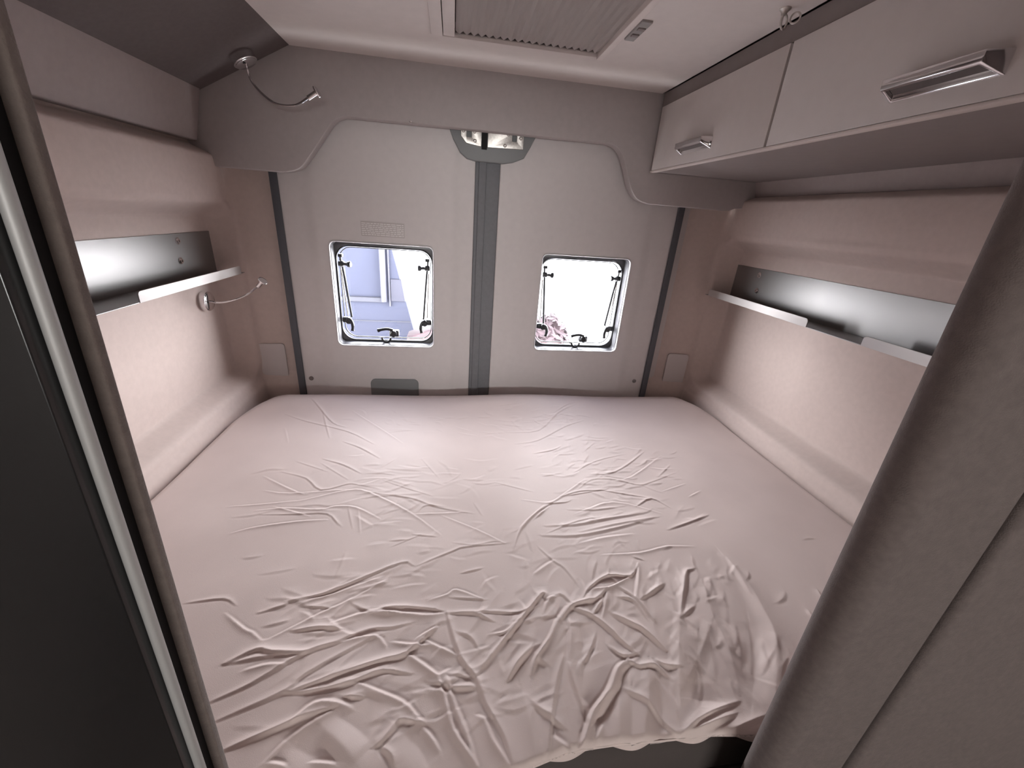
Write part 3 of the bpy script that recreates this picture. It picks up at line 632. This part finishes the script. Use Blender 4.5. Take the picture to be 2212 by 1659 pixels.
CREASES = [
    (3, 5, [(-499,623),(-435,629),(-406,613)]),
    (3, 6, [(-416,596),(-369,562),(-352,554),(-331,538),(-323,539)]),
    (5, 7, [(-357,594),(-315,609),(-311,616),(-258,626),(-214,644),(-105,694),(-79,685)]),
    (3, 6, [(-313,615),(-247,621),(-196,639),(-139,660)]),
    (3, 6, [(-322,536),(-245,582),(-190,611),(-131,651)]),
    (5, 8, [(-366,440),(-314,463),(-246,508),(-199,522),(-145,542),(-106,543),(-69,549)]),
    (4, 8, [(-345,412),(-257,447),(-234,470),(-136,526),(-119,528)]),
    (6, 9, [(-371,500),(-330,521),(-303,514),(-240,507)]),
    (4, 8, [(-370,499),(-306,507),(-245,506)]),
    (6, 9, [(-212,562),(-152,578),(-87,570),(-42,562),(-3,563)]),
    (5, 8, [(-187,599),(-152,582),(-105,586),(-40,577),(-2,565)]),
    (5, 7, [(-2,563),(49,559),(87,539)]),
    (4, 6, [(42,561),(92,559),(139,554),(183,567)]),
    (7, 9, [(-2,563),(7,527),(24,473),(49,437),(63,395),(86,352),(96,314)]),
    (4, 6, [(50,442),(85,482),(139,534),(195,594),(207,581)]),
    (8, 9, [(-254,444),(-197,459),(-138,476),(-106,484),(-70,493),(-22,536)]),
    (6, 8, [(-253,443),(-205,442),(-155,450),(-109,465),(-61,455)]),
    (7, 9, [(-73,490),(-42,467),(-16,447),(1,455)]),
    (9, 9, [(-16,445),(-1,401),(10,365),(43,318)]),
    (7, 8, [(-1,443),(10,405),(30,357),(43,319)]),
    (5, 7, [(-45,515),(-20,498),(22,476)]),
    (5, 7, [(-99,514),(-65,505),(-32,502)]),
    (6, 8, [(-146,447),(-112,431),(-70,411),(-41,384),(-34,380)]),
    (6, 7, [(-36,374),(-20,356),(-9,340)]),
    (7, 9, [(-104,356),(-89,365),(-72,387),(-46,382)]),
    (7, 10, [(-232,402),(-204,422),(-173,419),(-149,411)]),
    (6, 8, [(-314,374),(-240,399),(-214,407),(-177,413)]),
    (4, 8, [(-255,350),(-223,382),(-171,410)]),
    (6, 8, [(-283,551),(-237,554),(-197,547)]),
    (5, 8, [(-201,519),(-134,528),(-110,507)]),
    (4, 8, [(-336,485),(-299,491),(-271,487)]),
    (5, 7, [(-160,428),(-131,425)]),
    (7, 8, [(49,380),(59,372),(67,349),(78,331),(89,315)]),
    (3, 6, [(85,514),(111,515),(135,548)]),
    (5, 8, [(103,432),(129,464),(154,486)]),
    (6, 8, [(145,439),(163,467),(193,502),(211,535)]),
    (7, 9, [(-92,353),(-79,343),(-72,329)]),
    (6, 7, [(-188,346),(-153,338)]),
    (6, 7, [(-245,352),(-221,345)]),
    (5, 6, [(-57,516),(-40,525),(-19,536)]),
    (3, 5, [(-282,603),(-223,593)]),
    (4, 7, [(16,523),(41,511),(55,488)]),
    (3, 6, [(1,447),(24,444),(49,429)]),
    (3, 5, [(-37,595),(-1,606),(17,615),(71,589)]),
    (3, 5, [(3,598),(78,587)]),
    (5, 9, [(-32,439),(10,427),(46,421)]),
    (9, 22, [(-184,387),(-146,358),(-126,337)]),
    (-9, 26, [(-169,403),(-127,377),(-104,354)]),
    (-8, 22, [(-68,373),(-39,349),(-25,326)]),
    (-7, 20, [(-221,370),(-189,354),(-166,346)]),
    (6, 8, [(51,442),(81,474),(124,521),(173,572),(199,596),(203,581),(234,591),(253,566)]),
    (4, 6, [(78,513),(110,516),(136,538)]),
    (7, 8, [(103,431),(124,458),(153,480)]),
    (8, 9, [(145,436),(155,461),(191,496),(212,528),(240,559)]),
    (7, 8, [(189,548),(205,577),(229,587)]),
    (8, 8, [(222,531),(247,558),(271,568),(306,573),(340,596)]),
    (7, 6, [(282,579),(304,603),(356,630),(406,624),(439,657)]),
    (7, 6, [(311,600),(344,598),(386,614),(406,624)]),
    (-6, 14, [(323,612),(354,612),(388,619)]),
    (4, 5, [(356,630),(369,611)]),
    (6, 6, [(306,531),(325,564),(338,592)]),
    (7, 6, [(291,540),(319,568)]),
    (8, 9, [(251,558),(287,538),(312,509),(328,481),(347,454)]),
    (9, 10, [(330,539),(360,516),(385,493),(405,458)]),
    (6, 7, [(368,598),(393,567),(411,512)]),
    (6, 8, [(393,567),(418,612),(439,657)]),
    (6, 8, [(403,564),(437,580),(473,597)]),
    (6, 7, [(358,574),(387,563),(398,520)]),
    (8, 10, [(471,522),(498,563),(539,622),(561,630)]),
    (10, 14, [(466,518),(430,456),(395,389),(368,330)]),
    (5, 8, [(467,515),(511,538)]),
    (7, 7, [(242,448),(262,470),(281,498)]),
    (7, 9, [(219,456),(234,509),(237,533)]),
    (8, 8, [(208,463),(185,419),(166,373),(157,347),(146,315)]),
    (12, 9, [(325,448),(299,431),(271,398),(235,371),(217,347),(186,305)]),
    (7, 8, [(324,446),(344,433),(373,433),(391,406)]),
    (-10, 12, [(330,437),(309,424),(293,401),(255,369),(233,355)]),
    (7, 9, [(377,442),(389,432),(414,425)]),
    (6, 9, [(299,401),(315,389),(334,372),(351,341),(367,324)]),
    (9, 9, [(370,328),(411,335),(468,344)]),
    (8, 9, [(367,328),(402,343),(444,354),(485,360)]),
    (6, 10, [(416,306),(454,324),(518,337)]),
    (12, 24, [(661,658),(663,604),(663,563),(651,511),(637,465),(587,399),(546,349)]),
    (8, 20, [(560,580),(535,509),(527,448),(503,384)]),
    (12, 18, [(362,437),(336,381),(313,345),(292,302)]),
    (10, 20, [(287,394),(272,351),(255,310)]),
    (6, 9, [(214,450),(217,405),(224,353)]),
    (6, 10, [(162,344),(179,328),(192,310)]),
    (3, 8, [(751,507),(744,478)]),
    (3, 8, [(817,552),(803,519)]),
    (6, 7, [(246,354),(228,333)]),
    (8, 20, [(124,414),(129,365),(130,314)]),
    (-14, 24, [(310,392),(292,349),(270,304)]),
    (-12, 26, [(370,408),(353,367),(320,307)]),
    (-10, 24, [(479,471),(433,396),(421,361)]),
    (-9, 24, [(603,489),(560,417),(515,362)]),
    (6, 12, [(363,420),(375,375),(369,342)]),
    (-9, 14, [(256,517),(253,484),(230,449)]),
    (6, 8, [(299,474),(320,453),(348,457)]),
    (6, 9, [(387,320),(407,305)]),
    (-8, 16, [(220,395),(232,379),(214,357)]),
    (8, 16, [(522,496),(457,435),(412,398)]),
    (-8, 18, [(462,362),(442,369),(414,374)]),
    (7, 14, [(536,422),(555,458),(550,493)]),
    (5, 10, [(159,467),(175,451)]),
    (7, 10, [(140,392),(181,355)]),
    (4, 6, [(-548,1527),(-484,1436),(-413,1338),(-364,1307)]),
    (3, 6, [(-471,1419),(-400,1236)]),
    (3, 6, [(-369,1428),(-267,1322),(-158,1199)]),
    (3, 6, [(-347,1208),(-286,1169),(-218,1107)]),
    (3, 6, [(-596,1402),(-509,1353),(-350,1277),(-252,1194)]),
    (2, 5, [(-563,1308),(-519,1211)]),
    (3, 6, [(-385,1111),(-316,1076),(-259,1031)]),
    (3, 5, [(-520,1030),(-447,980),(-387,946),(-370,958)]),
    (3, 5, [(-482,1049),(-404,1016),(-349,962),(-283,983),(-254,977),(-205,961)]),
    (3, 5, [(-495,968),(-426,952),(-278,959)]),
    (3.5, 6, [(-414,917),(-375,924),(-276,955),(-219,943),(-99,853),(-21,775)]),
    (4, 6, [(-483,888),(-416,893),(-331,881),(-293,891),(-240,884),(-174,838)]),
    (3, 5, [(-555,907),(-473,912),(-400,921)]),
    (3, 5, [(-467,872),(-382,868),(-306,864),(-271,824)]),
    (4, 6, [(-505,810),(-458,828),(-373,841),(-301,844)]),
    (3, 6, [(-219,943),(-104,911),(-35,874),(63,845)]),
    (3, 5, [(-93,849),(-18,849),(47,854)]),
    (3, 5, [(-83,852),(-63,880),(-13,873)]),
    (3, 5, [(-18,841),(61,791),(134,738)]),
    (2.5, 5, [(-188,994),(-107,948),(-48,918)]),
    (3, 5, [(-138,761),(-95,762)]),
    (3, 5, [(-87,778),(-31,768)]),
    (3, 5, [(-69,683),(9,720),(38,731),(134,738)]),
    (2.5, 5, [(9,746),(58,736),(109,746),(134,738)]),
    (4, 6, [(152,724),(183,792),(232,844),(262,877)]),
    (4, 5, [(229,828),(272,868)]),
    (3, 5, [(200,898),(275,885),(327,920),(410,987)]),
    (3, 5, [(324,910),(447,934)]),
    (3, 5, [(27,656),(74,667)]),
    (3, 5, [(244,766),(337,807),(407,819)]),
    (2, 4, [(-261,885),(-233,808)]),
    (2, 4, [(-233,876),(-211,793)]),
    (2, 4, [(-294,855),(-260,816)]),
    (3, 5, [(-449,902),(-345,858)]),
    (2, 4, [(-385,1089),(-287,1002)]),
    (2, 4, [(-135,741),(-67,777)]),
    (2, 5, [(65,886),(85,836)]),
    (2, 5, [(131,977),(236,933)]),
    (2, 4, [(-460,1102),(-355,1045)]),
    (2, 4, [(-90,1103),(-34,1003)]),
    (4, 6, [(315,908),(378,931),(448,933),(469,941)]),
    (4, 6, [(448,933),(505,913),(573,893)]),
    (5, 6, [(520,854),(582,888),(619,845)]),
    (4, 6, [(254,878),(320,883),(338,890)]),
    (3, 6, [(367,932),(430,984),(492,987),(535,971),(577,955),(620,968),(727,1014)]),
    (4, 6, [(439,1013),(503,1016),(578,1061),(674,1140)]),
    (3, 6, [(486,972),(571,999),(725,1114)]),
    (5, 10, [(246,791),(327,793),(410,810),(525,826),(559,840)]),
    (5, 11, [(229,759),(316,754),(423,774),(542,803)]),
    (4, 9, [(318,728),(386,743),(465,751)]),
    (5, 8, [(568,759),(641,783),(713,809)]),
    (3, 6, [(362,689),(458,689),(533,703),(602,698)]),
    (3, 5, [(434,679),(457,666)]),
    (3, 5, [(703,891),(754,916)]),
    (4, 5, [(224,820),(253,848)]),
    (3, 6, [(153,720),(175,775),(237,848),(321,908)]),
    (3, 7, [(208,1277),(324,1290),(426,1412),(525,1482)]),
    (3, 7, [(225,1198),(310,1222),(433,1318),(522,1364)]),
    (4, 6, [(281,1136),(351,1158),(384,1182)]),
    (3, 6, [(410,1412),(491,1481),(569,1519)]),
    (2, 6, [(185,1461),(281,1479)]),
    (2, 5, [(261,1349),(353,1364),(477,1429)]),
    (4, 12, [(664,652),(659,603),(652,554)]),
    (3, 6, [(213,722),(240,680),(261,657),(281,605)]),
    (6, 8, [(506,565),(543,622)]),
    (3, 7, [(339,836),(462,877),(579,824)]),
    (3, 7, [(322,852),(397,848),(489,859)]),
    (4, 9, [(329,766),(428,788),(566,809)]),
    (2.5, 5, [(634,921),(727,954)]),
    (2.5, 5, [(364,1006),(476,1086),(600,1129)]),
    (2, 5, [(455,1144),(516,1206)]),
    (3, 6, [(730,1057),(659,996)]),
    (4, 9, [(240,680),(189,647)]),
]

sheet()

# ------------------------------------------------------------ outside, seen through the rear windows
tag(box('trim_20', M['paving'], None, -14, 14, 2.4, 30, -.72, -.60), kind='structure')
t = empty('building', (-1.5, 5.2, -.6), 'pale blue house wall, its shade put into the colour, outside the left window', 'building')
e = lambda z: -.70-.236*(z-1.17)  # slanted end: the sunlight line on the wall put into its shape
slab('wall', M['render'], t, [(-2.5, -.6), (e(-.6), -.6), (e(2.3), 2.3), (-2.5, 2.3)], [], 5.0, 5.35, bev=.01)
slab('ledge', M['renderlt'], t, [(-2.5, .545), (-.80, .545), (-.80, .60), (-2.5, .60)], [], 4.95, 5.0, bev=.008)
slab('ledge', M['renderlt'], t, [(-2.5, .30), (e(.305)-.004, .305), (e(.32)-.004, .315), (-2.5, .31)], [], 4.985, 5.0)
fin(tube(bmesh.new(), [(-.80, 4.94, 1.55), (-.80, 4.94, .56)], .035, 16), 'drain_pipe', M['pipe'], t, True)
slab('meter_door', M['panel'], t, [(-.725, .56), (-.56, .56), (-.60, .82), (-.725, .82)], [], 4.975, 5.0, bev=.006)
box('meter_door_frame', M['pipe'], t, -.745, -.729, 4.965, 5.0, .50, 1.25)
# parked shape and bush
t = empty('canopy', (-.35, 4.3, -.6), 'low pinkish sloping canvas cover outside, at the bottom of the left window', 'cover')
slab('cover', M['pinkroof'], t, [(-.50, -.6), (.05, -.6), (.05, .22), (-.12, .40), (-.26, .36), (-.50, .27)], [], 4.45, 4.75, bev=.03)
def bush(name, c, r, label, n=420, seed=3):
    rg = random.Random(seed); bm = bmesh.new()
    b2 = bmesh.ops.create_icosphere(bm, subdivisions=4, radius=1)
    for v in bm.verts:
        d = 1+.12*math.sin(v.co.x*7+v.co.y*5)+.08*math.sin(v.co.z*11+v.co.x*9); v.co = Vector((v.co.x*r[0]*.86, v.co.y*r[1]*.86, v.co.z*r[2]*.86))*d
    for k in range(n):
        th = rg.uniform(0, 2*PI); ph = math.acos(rg.uniform(-.2, 1)); d = Vector((math.sin(ph)*math.cos(th), math.sin(ph)*math.sin(th), math.cos(ph)))
        p = Vector((d.x*r[0], d.y*r[1], d.z*r[2]))*rg.uniform(.85, 1.05); q = d.cross(Vector((rg.uniform(-1, 1), rg.uniform(-1, 1), rg.uniform(-1, 1)))).normalized(); s = d.cross(q); l = rg.uniform(.05, .11)
        a = bm.verts.new(p-q*l); b = bm.verts.new(p+s*l*.3+d*.01); cc = bm.verts.new(p+q*l+d*.03); dd = bm.verts.new(p-s*l*.3+d*.01); bm.faces.new((a, b, cc, dd))
    for v in bm.verts: v.co += Vector(c)
    return tag(fin(bm, name, M['shrub'], None, False), label, 'bush')
bush('bush', (1.22, 5.0, -.05), (.34, .35, .52), 'rounded dusty pink bush outside, low in the right window')

# ------------------------------------------------------------ living area behind the camera, with a slot added in the unseen back wall for fill daylight
tag(slab('wall_back', M['cabin'], None, [(-1.0, 0), (1.35, 0), (1.35, 2.1), (-1.0, 2.1)], [[(-.62, 1.33), (.98, 1.33), (.98, 1.53), (-.62, 1.53)]], -2.62, -2.58, smooth=False), kind='structure')
tag(slab('trim_15', M['cabin'], None, [(-2.6, 0), (.3, 0), (.3, 2.1), (-2.6, 2.1)], [], -1.0, -.96, axis='x', smooth=False), kind='structure')
tag(slab('trim_16', M['cabin'], None, [(-2.6, 0), (.3, 0), (.3, 2.1), (-2.6, 2.1)], [], 1.31, 1.35, axis='x', smooth=False), kind='structure')
tag(box('trim_17', M['paving'], None, -14, 14, -20, -2.8, -.72, -.60), kind='structure')
